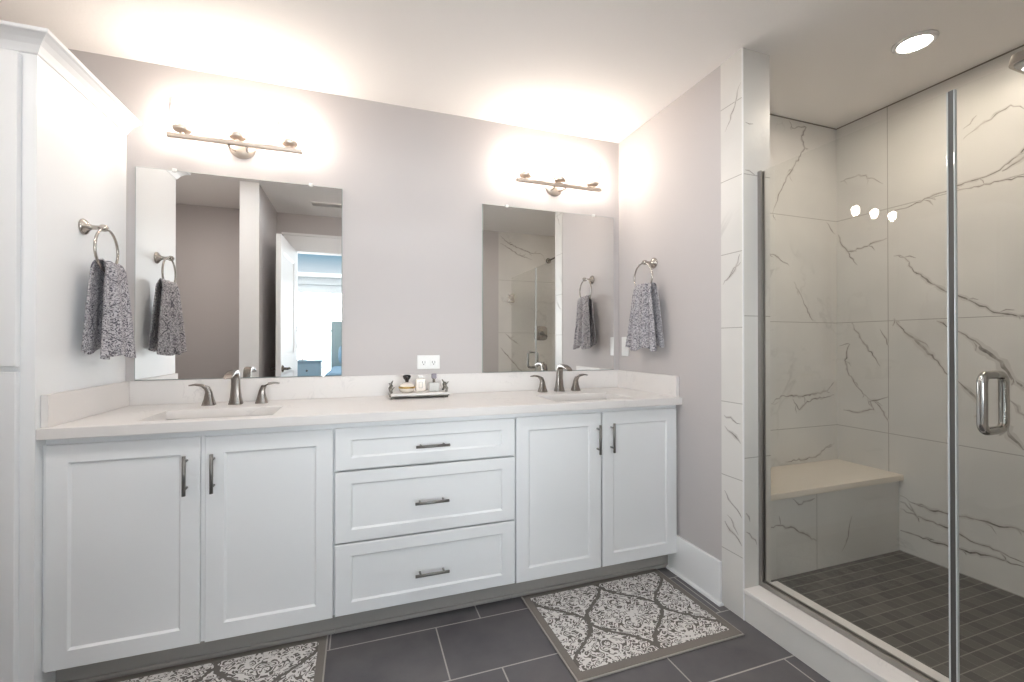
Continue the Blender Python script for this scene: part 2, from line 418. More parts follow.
# shower walls
VA=[(6,[(2.332,2.476),(2.355,2.439),(2.467,2.463),(2.43,2.405),(2.455,2.335),(2.345,2.187),(2.261,2.062),(2.202,1.934)]),(5,[(2.461,1.411),(2.485,1.377),(2.517,1.333)]),(6,[(2.188,0.859),(2.263,0.901),(2.359,0.897),(2.491,0.898),(2.631,0.916),(2.69,0.968)]),(5,[(2.348,0.883),(2.403,0.816),(2.467,0.862),(2.69,0.893)]),(5,[(2.292,0.525),(2.535,0.533),(2.616,0.583),(2.688,0.603)]),(5,[(2.154,1.714),(2.229,1.693),(2.328,1.645)]),(4,[(2.367,1.553),(2.43,1.463),(2.493,1.354)]),(5,[(2.628,1.922),(2.661,1.889),(2.704,1.856)]),(6,[(1.75,1.2),(1.95,1.1),(2.05,1.13),(2.15,1.02)])]
VB=[(7,[(1.855,1.852),(1.845,1.811),(1.801,1.74),(1.726,1.742),(1.656,1.764),(1.593,1.774)]),(5,[(1.801,1.74),(1.789,1.705),(1.75,1.652)]),(7,[(1.565,1.669),(1.515,1.651),(1.475,1.572),(1.398,1.498),(1.343,1.453),(1.284,1.421),(1.235,1.388),(1.182,1.349),(1.079,1.318),(1.013,1.306),(.8,1.26)]),(6,[(1.587,1.896),(1.535,1.913),(1.477,1.919),(1.405,1.936),(1.344,1.943),(1.282,1.957),(1.212,1.964),(1.148,1.977),(1.106,2.011),(1.072,2.04),(1.024,2.067),(.8,2.2)]),(4,[(1.325,1.936),(1.284,1.935),(1.148,1.928),(1.072,1.921),(1.011,1.918)]),(9,[(1.141,1.97),(1.109,1.985),(1.072,2.005),(1.024,2.033)]),(5,[(1.274,2.172),(1.199,2.217),(1.112,2.251),(1.071,2.214)]),(5,[(1.274,2.221),(1.249,2.232),(1.226,2.261)]),(4,[(1.844,2.164),(1.74,2.171),(1.67,2.126),(1.615,2.075)]),(10,[(1.565,1.333),(1.504,1.248),(1.425,1.166),(1.368,1.092),(1.335,1.045)]),(6,[(1.504,1.248),(1.458,1.217),(1.413,1.179)]),(8,[(1.38,1.311),(1.355,1.3),(1.334,1.274)]),(13,[(1.298,1.259),(1.284,1.249),(1.223,1.192),(1.16,1.127),(1.118,1.053),(1.076,1.004),(1.029,0.969)]),(9,[(1.299,1.019),(1.285,1.003),(1.234,0.946),(1.203,0.894)]),(14,[(1.153,0.856),(1.127,0.807),(1.078,0.739)]),(7,[(1.12,0.949),(1.077,0.89),(1.03,0.834)]),(5,[(1.779,1.318),(1.727,1.219),(1.669,1.132),(1.634,1.075)]),(5,[(1.633,1.279),(1.609,1.234),(1.59,1.185)]),(5,[(1.851,1.185),(1.791,1.196),(1.819,1.101),(1.808,1.048),(1.755,0.953),(1.695,0.891),(1.67,0.877)]),(7,[(1.828,0.806),(1.751,0.801),(1.665,0.829),(1.685,0.873),(1.594,0.909)]),(6,[(1.665,0.876),(1.625,0.833),(1.594,0.771)]),(8,[(1.54,0.393),(1.478,0.372),(1.411,0.361),(1.337,0.368),(1.273,0.38),(1.176,0.38),(1.101,0.392),(1.032,0.391)]),(7,[(1.54,0.322),(1.455,0.312),(1.332,0.3),(1.273,0.28),(1.177,0.266),(1.08,0.252)]),(8,[(1.54,0.209),(1.456,0.211),(1.332,0.21),(1.273,0.217),(1.168,0.234),(1.08,0.235)]),(6,[(1.501,0.366),(1.479,0.327),(1.455,0.285)]),(5,[(1.54,0.36),(1.519,0.36),(1.475,0.323)])]
VC=[(7,[(1.80,0.348),(1.866,0.347),(1.968,0.314),(2.027,0.284),(2.103,0.24)]),(4,[(1.86,0.392),(1.866,0.372),(1.869,0.349)]),(5,[(2.354,0.328),(2.331,0.271),(2.315,0.213),(2.276,0.159)]),(5,[(1.949,0.462),(1.986,0.43),(2.041,0.441),(2.095,0.449)])]
VE=[(7,[(1.548,2.442),(1.66,2.361),(1.76,2.321),(1.943,2.268),(2.045,2.275),(2.097,2.239)]),(6,[(1.548,2.357),(1.66,2.305),(1.76,2.241),(1.943,2.191)]),(8,[(1.548,1.15),(1.632,1.064),(1.753,0.929),(1.923,0.765)]),(6,[(1.611,1.312),(1.697,1.239),(1.797,1.174)])]
bm = bmesh.new(); box(bm, 1.733, XS + .1, YS, YS + .1, .0, CE)
ribbons(bm, VA, lambda u, v: (u, YS, v), (0, -1, 0), lim=(1.76, 2.70)); struct(link('wall_shower_back', bm, [M['marble_back'], M['vein'], M['vein'], M['halo']]))
bm = bmesh.new(); box(bm, XS, XS + .1, YF - .1, YS, .0, CE)
ribbons(bm, VB, lambda u, v: (XS, u, v), (-1, 0, 0), lim=(.1, 1.84)); struct(link('wall_shower_side', bm, [M['marble_far'], M['vein'], M['vein'], M['halo']]))
bm = bmesh.new(); box(bm, 1.526, XS, YF - .1, YF, .0, CE)
ribbons(bm, VE, lambda u, v: (u, YF, v), (0, 1, 0), lim=(1.54, 2.70)); struct(link('wall_shower_front', bm, [M['marble_end'], M['vein'], M['vein'], M['halo']]))
sbox('wall_shower_inner', 1.733, 1.737, 1.607, YS, .0, CE, M['marble_far'])
sbox('trim_2', XS - .004, XS, YF, YS, CE - .005, CE, M['caulk'])
sbox('trim_3', 1.737, XS - .004, YS - .004, YS, CE - .005, CE, M['caulk'])
sbox('floor_shower', 1.737, XS, YF, YS, .0, .10, M['mosaic'])
bm = bmesh.new(); box(bm, 1.583, 1.765, YF, 1.4825, 0, .12)
struct(link('curb_shower', bm, M['marble_curb']))
sbox('curb_shower_cap', 1.575, 1.772, YF, 1.4825, .12, .138, M['quartz'], bevel=.003)

# bench
bench = thing('shower_bench', 'built-in shower bench with cream slab top and marble tile front', 'bench', (2.22, 1.7, .10))
bm = bmesh.new(); ox = (2.22, 1.7, .10)
box(bm, 1.7375, XS - .0005, 1.545, YS - .0005, .1005, .477)
ribbons(bm, VC, lambda u, v: (u, 1.545, v), (0, -1, 0))
r = link('riser', bm, [M['marble_riser'], M['vein'], M['vein'], M['halo']], bench); r.matrix_parent_inverse = Matrix.Translation(ox).inverted()
s = boxo('seat_slab', 1.7375, XS - .0005, 1.522, YS - .0005, .477, .507, M['benchtop'], bench, bevel=.003); s.matrix_parent_inverse = Matrix.Translation(ox).inverted()

def adopt(o, par):
    o.parent = par; o.matrix_parent_inverse = Matrix.Translation(par.location).inverted(); return o

# baseboards
def baseboard(name, x0, x1, y0, y1, z=.195):
    bm = bmesh.new(); box(bm, x0, x1, y0, y1, 0, z)
    struct(link(name, bm, M['trimw'], bevel=.004))
baseboard('baseboard_right', WR - .016, WR, 1.607, 1.97)
bm = bmesh.new(); lathe(bm, [(.014, 1.595), (.014, 1.97)], (WR - .016, 0, .0), 'Y', 16)
for v in list(bm.verts):
    if v.co.z < 0: v.co.z = 0
struct(link('trim_4', bm, M['trimw'], smooth=False))
baseboard('baseboard_front', 1.15, 1.526, YF, YF + .014)
baseboard('baseboard_left', WL, WL + .014, YF, 1.8)
baseboard('baseboard_partition', -.76, -.746, YF + .02, .873)
# door casing and door in the front wall
bm = bmesh.new()
box(bm, -.69, -.60, YF, YF + .015, 0, 2.117); box(bm, 1.05, 1.14, YF, YF + .015, 0, 2.117)
box(bm, -.70, 1.15, YF, YF + .018, 2.117, 2.27); box(bm, -.715, 1.165, YF, YF + .032, 2.27, 2.293)
box(bm, -.60, -.585, YF - .1, YF, 0, 2.117); box(bm, 1.035, 1.05, YF - .1, YF, 0, 2.117); box(bm, -.585, 1.035, YF - .1, YF, 2.1155, 2.117)
struct(link('trim_5', bm, M['trimw'], bevel=.002))

def shaker(bm, x0, x1, z0, z1, y, t=.02, st=.06, rail=.06, rec=.007, mi=0):
    """frame-and-panel front facing -y whose face lies at y"""
    yb = y + t; yp = y + rec; ch = .007
    o = [(x0, z0), (x1, z0), (x1, z1), (x0, z1)]
    i = [(x0 + st, z0 + rail), (x1 - st, z0 + rail), (x1 - st, z1 - rail), (x0 + st, z1 - rail)]
    p = [(x0 + st + ch, z0 + rail + ch), (x1 - st - ch, z0 + rail + ch), (x1 - st - ch, z1 - rail - ch), (x0 + st + ch, z1 - rail - ch)]
    be = .002
    ob = [(x0 + be, z0 + be), (x1 - be, z0 + be), (x1 - be, z1 - be), (x0 + be, z1 - be)]
    V = lambda L, yy: [bm.verts.new((a, yy, b)) for a, b in L]
    B, O1, O, I, P = V(o, yb), V(o, y + be), V(ob, y), V(i, y), V(p, yp)
    bm.faces.new(B[::-1])
    for a, b in ((B, O1), (O1, O), (O, I), (I, P)):
        for k in range(4): bm.faces.new((a[k], a[(k + 1) % 4], b[(k + 1) % 4], b[k]))
    bm.faces.new(P)

# door leaf (opened against the partition)
dl = Vector((-.583, .060, 0)); ang = math.atan2(.80 - .06, -.628 + .600)
leaf = bpy.data.objects.new('door_1', None); C.objects.link(leaf); leaf.location = dl; leaf.rotation_euler = (0, 0, ang - PI / 2)
struct(leaf)
bm = bmesh.new()          # local: leaf runs along +y, thickness in x
T = .038; LW = .735
for sgn, fx in ((1, 0), (-1, -T)):
    pass
def panel_side(bm, x, dx, z0, z1, y0, y1):
    V = lambda a, yy0, yy1, zz0, zz1: [bm.verts.new((a, yy0, zz0)), bm.verts.new((a, yy1, zz0)), bm.verts.new((a, yy1, zz1)), bm.verts.new((a, yy0, zz1))]
    A = V(x, y0, y1, z0, z1); B = V(x + dx, y0 + .02, y1 - .02, z0 + .02, z1 - .02)
    for k in range(4): bm.faces.new((A[k], A[(k + 1) % 4], B[(k + 1) % 4], B[k]))
    bm.faces.new(B)
zs = [.012, .22, .95, 1.10, 1.985, 2.114]; ys = [0, .11, LW - .11, LW]
for x, dx in ((0, -.008), (-T, .008)):
    for i in range(5):
        for j in range(3):
            if j == 1 and i in (1, 3): panel_side(bm, x, dx, zs[i], zs[i + 1], ys[j], ys[j + 1]); continue
            bm.faces.new([bm.verts.new((x, y, z)) for y, z in ((ys[j], zs[i]), (ys[j + 1], zs[i]), (ys[j + 1], zs[i + 1]), (ys[j], zs[i + 1]))])
for y in (0, LW): bm.faces.new([bm.verts.new(p) for p in ((0, y, zs[0]), (-T, y, zs[0]), (-T, y, zs[-1]), (0, y, zs[-1]))])
for z in (zs[0], zs[-1]): bm.faces.new([bm.verts.new(p) for p in ((0, 0, z), (-T, 0, z), (-T, LW, z), (0, LW, z))])
bmesh.ops.remove_doubles(bm, verts=bm.verts, dist=1e-5)
link('door_leaf', bm, M['trimw'], leaf)
for s, x in ((1, 0), (-1, -T)):
    bm = bmesh.new(); y = LW - .06
    lathe(bm, [(.03, 0), (.03, s * .006), (.022, s * .012), (.012, s * .014), (.011, s * .045), (0, s * .045)], (x, y, .985), 'X', 20)
    tube(bm, [(x + s * .045, y + .008, .985), (x + s * .05, y - .03, .987), (x + s * .047, y - .07, .985), (x + s * .045, y - .115, .980)], [.010, .010, .009, .007], 10)
    link('door_handle', bm, M['bronze'], leaf, smooth=True)

# ------------------------------------------------------------------ bedroom beyond the doorway
BX0, BX1, BY = -3.0, 2.2, -3.3
sbox('floor_bedroom', BX0, BX1, BY, YF - .1, -.06, 0, M['wood'])
sbox('ceiling_bedroom', BX0, BX1, BY, YF - .1, 3.05, 3.12, M['ceiling'])
sbox('wall_bedroom_left', BX0 - .1, BX0, BY, YF - .1, 0, 3.05, M['bedwall'])
sbox('wall_bedroom_right', BX1, BX1 + .1, BY, YF - .1, 0, 3.05, M['bedwall'])
bm = bmesh.new(); box(bm, BX0, WL - .1, YF - .102, YF, 0, 3.05); box(bm, WL - .1, BX1, YF - .12, YF - .101, CE, 3.05)
struct(link('wall_bedroom_inner', bm, M['bedwall']))
BAYS = [(-2.75, -1.65), (-1.55, -.04), (.06, 2.0)]  # outer bays are added unseen to bring in more daylight
bm = bmesh.new(); box(bm, BX0, -2.75, BY - .12, BY, 0, 3.05); box(bm, 2.0, BX1, BY - .12, BY, 0, 3.05)
box(bm, -2.75, 2.0, BY - .12, BY, 0, .45); box(bm, -2.75, 2.0, BY - .12, BY, 2.95, 3.05); box(bm, -2.75, 2.0, BY - .12, BY, 2.20, 2.36)
for x0, x1 in ((-1.65, -1.55), (-.04, .06)): box(bm, x0, x1, BY - .12, BY, .45, 2.20); box(bm, x0, x1, BY - .12, BY, 2.36, 2.95)
struct(link('wall_bedroom_window', bm, M['bedwall']))
wn_ = 0
for wx0, wx1 in BAYS:
    for z0, z1 in ((.45, 2.20), (2.36, 2.95)):
        wn_ += 1; w = bpy.data.objects.new('window_%d' % wn_, None); C.objects.link(w); struct(w)
        bm = bmesh.new()
        for a in ((wx0, wx0 + .05, z0, z1), (wx1 - .05, wx1, z0, z1), (wx0 + .05, wx1 - .05, z0, z0 + .05), (wx0 + .05, wx1 - .05, z1 - .05, z1)):
            box(bm, a[0], a[1], BY - .1, BY - .04, a[2], a[3])
        if z0 < 1: box(bm, wx0 + .05, wx1 - .05, BY - .09, BY - .05, 1.40, 1.43)
        link('window_frame', bm, M['trimw'], w)
        boxo('pane', wx0 + .05, wx1 - .05, BY - .074, BY - .07, z0 + .05, z1 - .05, M['windowglass'], w)
        boxo('sill', wx0 - .04, wx1 + .04, BY, BY + .05, z0 - .035, z0, M['trimw'], w)
        if z0 < 1: boxo('roller_shade', wx0 + .05, wx1 - .05, BY - .03, BY - .027, 2.06, z1, M['shadecloth'], w)

bed = thing('bed', 'upholstered grey teal bed with blue bedding, seen in the left mirror', 'bed', (.1, -2.2, 0))
def bpart(name, bm, m, par, **k):
    return adopt(link(name, bm, m, None, **k), par)
bm = bmesh.new(); box(bm, -.44, .62, -3.24, -3.13, 0, 1.58)
for i in range(4):
    for j in range(4): lathe(bm, [(.012, .012), (.008, .016), (0, .018)], (-.29 + i * .25, -3.14, .95 + j * .16), 'Y', 8)
bpart('headboard', bm, M['teal'], bed, bevel=.02)
bm = bmesh.new(); box(bm, -.40, .58, -3.13, -1.15, .12, .45); bpart('bed_frame', bm, M['teal'], bed, bevel=.02)
for x in (-.36, .54):
    for y in (-3.05, -1.22):
        bm = bmesh.new(); box(bm, x - .03, x + .03, y - .03, y + .03, 0, .12); bpart('leg', bm, M['bluewood'], bed)
bm = bmesh.new(); box(bm, -.42, .60, -3.12, -1.14, .45, .82); bpart('mattress', bm, M['blue'], bed, bevel=.06)
pil = None
for k, (x, y, z, m) in enumerate(((.06, -2.99, 1.04, 'pillow'), (.02, -2.78, 1.0, 'blue'))):
    bm = bmesh.new(); bmesh.ops.create_icosphere(bm, subdivisions=3, radius=1)
    for v in bm.verts:
        c = v.co; a = .33 * math.copysign(abs(c.x) ** .6, c.x); b = .085 * c.y; d = .2 * math.copysign(abs(c.z) ** .6, c.z)
        v.co = (a, b, d)
    bmesh.ops.rotate(bm, verts=bm.verts, cent=(0, 0, 0), matrix=Matrix.Rotation(math.radians(15), 3, 'X'))
    o = link('pillow', bm, M[m], None, smooth=True, loc=(x, y, z + .02))
    tag(o, ('white' if m == 'pillow' else 'blue') + ' pillow leaning on the teal headboard of the bedroom bed', 'pillow', 'pillows on the bed')
ns = thing('nightstand', 'blue grey nightstand with three drawers under the bedroom window', 'nightstand', (-.77, -2.98, 0))
bm = bmesh.new(); box(bm, -.97, -.57, -3.18, -2.80, .08, .90); bpart('body', bm, M['bluewood'], ns, bevel=.005)
bm = bmesh.new(); box(bm, -.99, -.55, -3.20, -2.77, .90, .925); bpart('top', bm, M['bluewood'], ns, bevel=.004)
for k in range(3):
    bm = bmesh.new(); box(bm, -.95, -.59, -2.80, -2.785, .11 + k * .265, .355 + k * .265); d = bpart('drawer', bm, M['bluewood'], ns, bevel=.003)
    bm = bmesh.new(); lathe(bm, [(.008, -2.785), (.008, -2.77), (.015, -2.765), (0, -2.76)], (-.77, 0, .235 + k * .265), 'Y', 12)
    kn = link('knob', bm, M['chrome'], d, smooth=True)
for x in (-.94, -.60):
    for y in (-3.15, -2.83):
        bm = bmesh.new(); box(bm, x - .02, x + .02, y - .02, y + .02, 0, .08); bpart('leg', bm, M['bluewood'], ns)
lp = thing('table_lamp', 'white shaded lamp standing on the blue grey nightstand', 'lamp', (-.86, -2.97, .925))
bm = bmesh.new(); lathe(bm, [(.06, .0), (.06, .012), (.012, .02), (.010, .22), (0, .22)], (0, 0, 0), 'Z', 20); link('base', bm, M['chrome'], lp, smooth=True)
bm = bmesh.new(); lathe(bm, [(.10, .19), (.075, .36), (.072, .36), (.097, .19), (.10, .19)], (0, 0, 0), 'Z', 24); link('lamp_shade', bm, M['shade'], lp, smooth=True)

# ------------------------------------------------------------------ linen tower
tw = thing('linen_tower', 'tall white linen cabinet with crown moulding at the left edge', 'cabinet', (-1.3, 2.16, 0))
bm = bmesh.new(); box(bm, -1.6, TX, 1.87, YB - .001, 0, 2.15); bpart('body', bm, M['white'], tw)
bm = bmesh.new(); box(bm, -1.6, TX - .001, 1.8665, 1.87, 0.0, .09); bpart('plinth', bm, M['white'], tw)
for z0, z1 in ((.10, 1.108), (1.126, 2.135)):
    bm = bmesh.new(); shaker(bm, -1.56, -1.032, z0, z1, 1.849)
    d = bpart('door', bm, M['white'], tw)
    zc = z1 - .2 if z0 < 1 else z0 + .2
    bm = bmesh.new(); tube(bm, [(-1.53, 1.82, zc - .075), (-1.53, 1.82, zc + .075)], .006); tube(bm, [(-1.53, 1.82, zc - .05), (-1.53, 1.849, zc - .05)], .004); tube(bm, [(-1.53, 1.82, zc + .05), (-1.53, 1.849, zc + .05)], .004)
    h = link('handle', bm, M['nickel'], d, smooth=True)
# crown: profile swept round the front and the right side
prof = [(0, 2.143), (.005, 2.146), (.009, 2.154), (.017, 2.168), (.030, 2.181), (.045, 2.191), (.053, 2.194), (.055, 2.197), (.055, 2.206), (0, 2.206)]
bm = bmesh.new(); rings = []
for d, z in prof:
    rings.append([bm.verts.new(p) for p in ((-1.6, 1.87 - d, z), (TX + d, 1.87 - d, z), (TX + d, YB - .001, z), (TX - .001, YB - .001, z), (TX - .001, 1.871, z), (-1.6, 1.871, z))])
for a, b in zip(rings, rings[1:]):
    for k in (0, 1): bm.faces.new((a[k], a[k + 1], b[k + 1], b[k]))
top = [bm.verts.new(p) for p in ((-1.6, 1.815, 2.206), (TX + .055, 1.815, 2.206), (TX + .055, YB - .001, 2.206), (-1.6, YB - .001, 2.206))]
bm.faces.new(top)
bpart('crown_moulding', bm, M['white'], tw)

# ------------------------------------------------------------------ vanity
YD = 1.900        # faces of doors and drawers
def pull(bm, c, length, vertical):
    x, z = c; y = YD - .032; h = length / 2; k = h - .022
    if vertical: a, b = (x, y, z - h), (x, y, z + h); q = [(x, y, z - k), (x, y, z + k)]
    else: a, b = (x - h, y, z), (x + h, y, z); q = [(x - k, y, z), (x + k, y, z)]
    tube(bm, [a, b], .006, 14)
    for p in q: tube(bm, [p, (p[0], YD + .001, p[2])], .0045, 10)
def cabinet(name, label, x0, x1, parts, group=None):
    t = thing(name, label, 'cabinet', ((x0 + x1) / 2, 2.19, 0), group)
    bm = bmesh.new(); w = .018
    for a in ((x0, x0 + w, .105, .883), (x1 - w, x1, .105, .883)): box(bm, a[0], a[1], YD + .0205, YB - .001, a[2], a[3])
    box(bm, x0 + w, x1 - w, YD + .0205, YB - .001, .105, .123)
    box(bm, x0 + w, x1 - w, YD + .0205, YD + .04, .855, .883)
    box(bm, x0 + w, x1 - w, YD + .03, YD + .04, .123, .855)
    if x0 < -.5: box(bm, -.5435, -.5315, YD + .007, YD + .0205, .108, .86); box(bm, x0 + .0005, -.9865, YD + .007, YD + .0205, .108, .86)
    bpart('body', bm, M['white'], t)
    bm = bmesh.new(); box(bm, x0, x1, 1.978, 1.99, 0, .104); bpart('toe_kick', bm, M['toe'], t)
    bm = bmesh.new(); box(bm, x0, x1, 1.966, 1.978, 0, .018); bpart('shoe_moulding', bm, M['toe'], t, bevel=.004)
    for kind, px0, px1, pz0, pz1, hc in parts:
        bm = bmesh.new(); shaker(bm, px0, px1, pz0, pz1, YD, rail=.06 if kind == 'door' else .048)
        d = bpart(kind, bm, M['white'], t)
        bm = bmesh.new(); pull(bm, hc, .142, kind == 'door'); link('handle', bm, M['nickel'], d, smooth=True)
    return t
cabinet('vanity_cabinet', 'white two-door vanity cabinet under the left sink', TX + .001, -.0915, [('door', -.985, -.545, .105, .858, (-.586, .727)), ('door', -.530, -.0955, .105, .856, (-.502, .727))])
cabinet('drawer_cabinet', 'white drawer cabinet between the two sink cabinets', -.0915, .6785, [('drawer', -.0875, .675, .689, .858, (.299, .767)), ('drawer', -.0875, .675, .398, .681, (.296, .531)), ('drawer', -.0875, .675, .107, .390, (.297, .230))])
rc = cabinet('vanity_cabinet', 'white two-door vanity cabinet under the right sink', .6785, 1.584, [('door', .682, 1.122, .105, .860, (1.101, .735)), ('door', 1.132, 1.572, .105, .861, (1.178, .738))])

# countertop with two cut-outs, splashes
ZT = .92
ct = thing('countertop', 'white quartz countertop with backsplash running over the whole vanity', 'countertop', (.3, 2.17, .883))
SK = [(-.751, -.317), (.898, 1.332)]; SY0, SY1 = 1.935, 2.20
bm = bmesh.new()
xs = [TX + .001, SK[0][0], SK[0][1], SK[1][0], SK[1][1], WR - .001]; yy = [1.8695, SY0, SY1, YB - .001]
grid = {}
for k, z in ((0, .883), (1, ZT)):
    for i, x in enumerate(xs):
        for j, y in enumerate(yy): grid[(i, j, k)] = bm.verts.new((x, y, z))
holes = {(1, 1), (3, 1)}
for i in range(5):
    for j in range(3):
        if (i, j) in holes:
            for (a, b) in (((i, j), (i + 1, j)), ((i + 1, j), (i + 1, j + 1)), ((i + 1, j + 1), (i, j + 1)), ((i, j + 1), (i, j))):
                bm.faces.new((grid[(*a, 0)], grid[(*b, 0)], grid[(*b, 1)], grid[(*a, 1)]))
            continue
        for k in (0, 1): bm.faces.new([grid[(a, b, k)] for a, b in ((i, j), (i + 1, j), (i + 1, j + 1), (i, j + 1))])
for i in range(5):
    for j in (0, 3): bm.faces.new((grid[(i, j, 0)], grid[(i + 1, j, 0)], grid[(i + 1, j, 1)], grid[(i, j, 1)]))
for j in range(3):
    for i in (0, 5): bm.faces.new((grid[(i, j, 0)], grid[(i, j + 1, 0)], grid[(i, j + 1, 1)], grid[(i, j, 1)]))
bpart('worktop', bm, M['quartz'], ct, bevel=.002)
bm = bmesh.new(); box(bm, TX + .022, WR - .022, YB - .021, YB - .001, ZT, 1.029); bpart('backsplash', bm, M['quartz'], ct, bevel=.0015)
for x0, x1 in ((TX + .001, TX + .022), (WR - .022, WR - .001)):
    bm = bmesh.new(); box(bm, x0, x1, 1.892, YB - .001, ZT, 1.029); bpart('side_splash', bm, M['quartz'], ct, bevel=.0015)

# sinks
def sink(cx, label):
    t = thing('sink', label, 'sink', (cx, 2.0675, .74), 'undermount sinks')
    bm = bmesh.new(); hx, hy = .230, .146; secs = []
    def ring(ax, ay, z, n=32):
        out = []
        for k in range(n):
            a = 2 * PI * k / n; c, s = math.cos(a), math.sin(a); q = .28
            out.append(bm.verts.new((math.copysign(abs(c) ** q, c) * ax, math.copysign(abs(s) ** q, s) * ay, z)))
        return out
    R = [ring(hx, hy, .1425), ring(hx - .013, hy - .013, .1425), ring(hx - .016, hy - .016, .13), ring(hx - .03, hy - .03, .03), ring(hx - .06, hy - .06, .012), ring(.024, .024, .008)]
    O = [ring(hx, hy, .135), ring(hx - .01, hy - .01, .02), ring(.04, .04, -.004)]
    for L in (R, O):
        for a, b in zip(L, L[1:]):
            for k in range(32): bm.faces.new((a[k], a[(k + 1) % 32], b[(k + 1) % 32], b[k]))
    for k in range(32): bm.faces.new((R[0][k], R[0][(k + 1) % 32], O[0][(k + 1) % 32], O[0][k]))
    link('basin', bm, M['porcelain'], t, smooth=True)
    bm = bmesh.new(); lathe(bm, [(.022, .006), (.022, .010), (.016, .012), (0, .012)], (0, 0, 0), 'Z', 20); link('drain', bm, M['chrome'], t, smooth=True)
sink(-.534, 'white undermount sink in the left half of the worktop')
sink(1.115, 'white undermount sink in the right half of the worktop')

# faucets
def faucet(cx, label):
    t = thing('faucet', label, 'faucet', (cx, 2.345, ZT), 'widespread faucets')
    X, Y, Z = Vector((1, 0, 0)), Vector((0, 1, 0)), Vector((0, 0, 1))
    bm = bmesh.new(); secs = [((0, 0, 0), .028, .026, X, Y), ((0, 0, .006), .027, .025, X, Y), ((0, 0, .03), .022, .019, X, Y), ((0, -.002, .08), .018, .014, X, Y),
            ((0, -.006, .12), .0175, .013, X, Y)]
    for a in (20, 45, 70, 90):
        r = math.radians(a); c = Vector((0, -.006 - .028 * (1 - math.cos(r)), .12 + .028 * math.sin(r)))
        secs.append((c, .0175, .012, X, Y * math.cos(r) + Z * math.sin(r)))
    secs += [((0, -.075, .148), .0175, .010, X, Z), ((0, -.115, .140), .017, .0085, X, Z * .95 + Y * .2), ((0, -.135, .132), .0165, .007, X, Z * .9 + Y * .3)]
    rsec(bm, secs); smooth_angle(link('spout', bm, M['bronze'], t), 50)
    for s in (-1, 1):
        bm = bmesh.new(); x = s * .106
        rsec(bm, [((x, 0, 0), .026, .024, X, Y), ((x, 0, .006), .025, .023, X, Y), ((x, 0, .03), .018, .016, X, Y), ((x + s * .001, 0, .06), .0125, .012, X, Y),
                  ((x + s * .008, 0, .077), .011, .012, X * .8 + Z * .6 * -s, Y), ((x + s * .028, -.002, .090), .006, .012, Z, Y), ((x + s * .052, -.004, .094), .0045, .010, Z, Y), ((x + s * .075, -.004, .091), .003, .008, Z, Y)])
        smooth_angle(link('handle', bm, M['bronze'], t), 50)
    return t
faucet(-.534, 'brushed nickel faucet with two lever handles behind the left sink')
faucet(1.108, 'brushed nickel faucet with two lever handles behind the right sink')

# ------------------------------------------------------------------ mirrors
def mirror(x0, x1, label):
    z0, z1 = 1.031, 2.005; cx = (x0 + x1) / 2
    t = thing('mirror', label, 'mirror', (cx, YB - .003, z0), 'frameless vanity mirrors'); hx = (x1 - x0) / 2; h = z1 - z0
    bm = bmesh.new(); b = .003
    F = [bm.verts.new(p) for p in ((-hx + b, -.006, b), (hx - b, -.006, b), (hx - b, -.006, h - b), (-hx + b, -.006, h - b))]
    G = [bm.verts.new(p) for p in ((-hx, -.003, 0), (hx, -.003, 0), (hx, -.003, h), (-hx, -.003, h))]
    K = [bm.verts.new(p) for p in ((-hx, .002, 0), (hx, .002, 0), (hx, .002, h), (-hx, .002, h))]
    bm.faces.new(F)
    for a, c in ((F, G), (G, K)):
        for k in range(4): bm.faces.new((a[k], a[(k + 1) % 4], c[(k + 1) % 4], c[k])).material_index = 1
    bm.faces.new(K).material_index = 1
    link('glass', bm, [M['mirror'], M['medge']], t)
    for s in (-1, 1):
        for z in (h - .004, .004):
            if z < .1: continue
            bm = bmesh.new(); box(bm, s * hx * .66 - .009, s * hx * .66 + .009, -.011, .002, z - .006, z + .012)
            link('clip', bm, M['plastic'], t, bevel=.003)
mirror(-.959, -.080, 'large frameless mirror above the left sink')
mirror(.673, 1.544, 'large frameless mirror above the right sink')

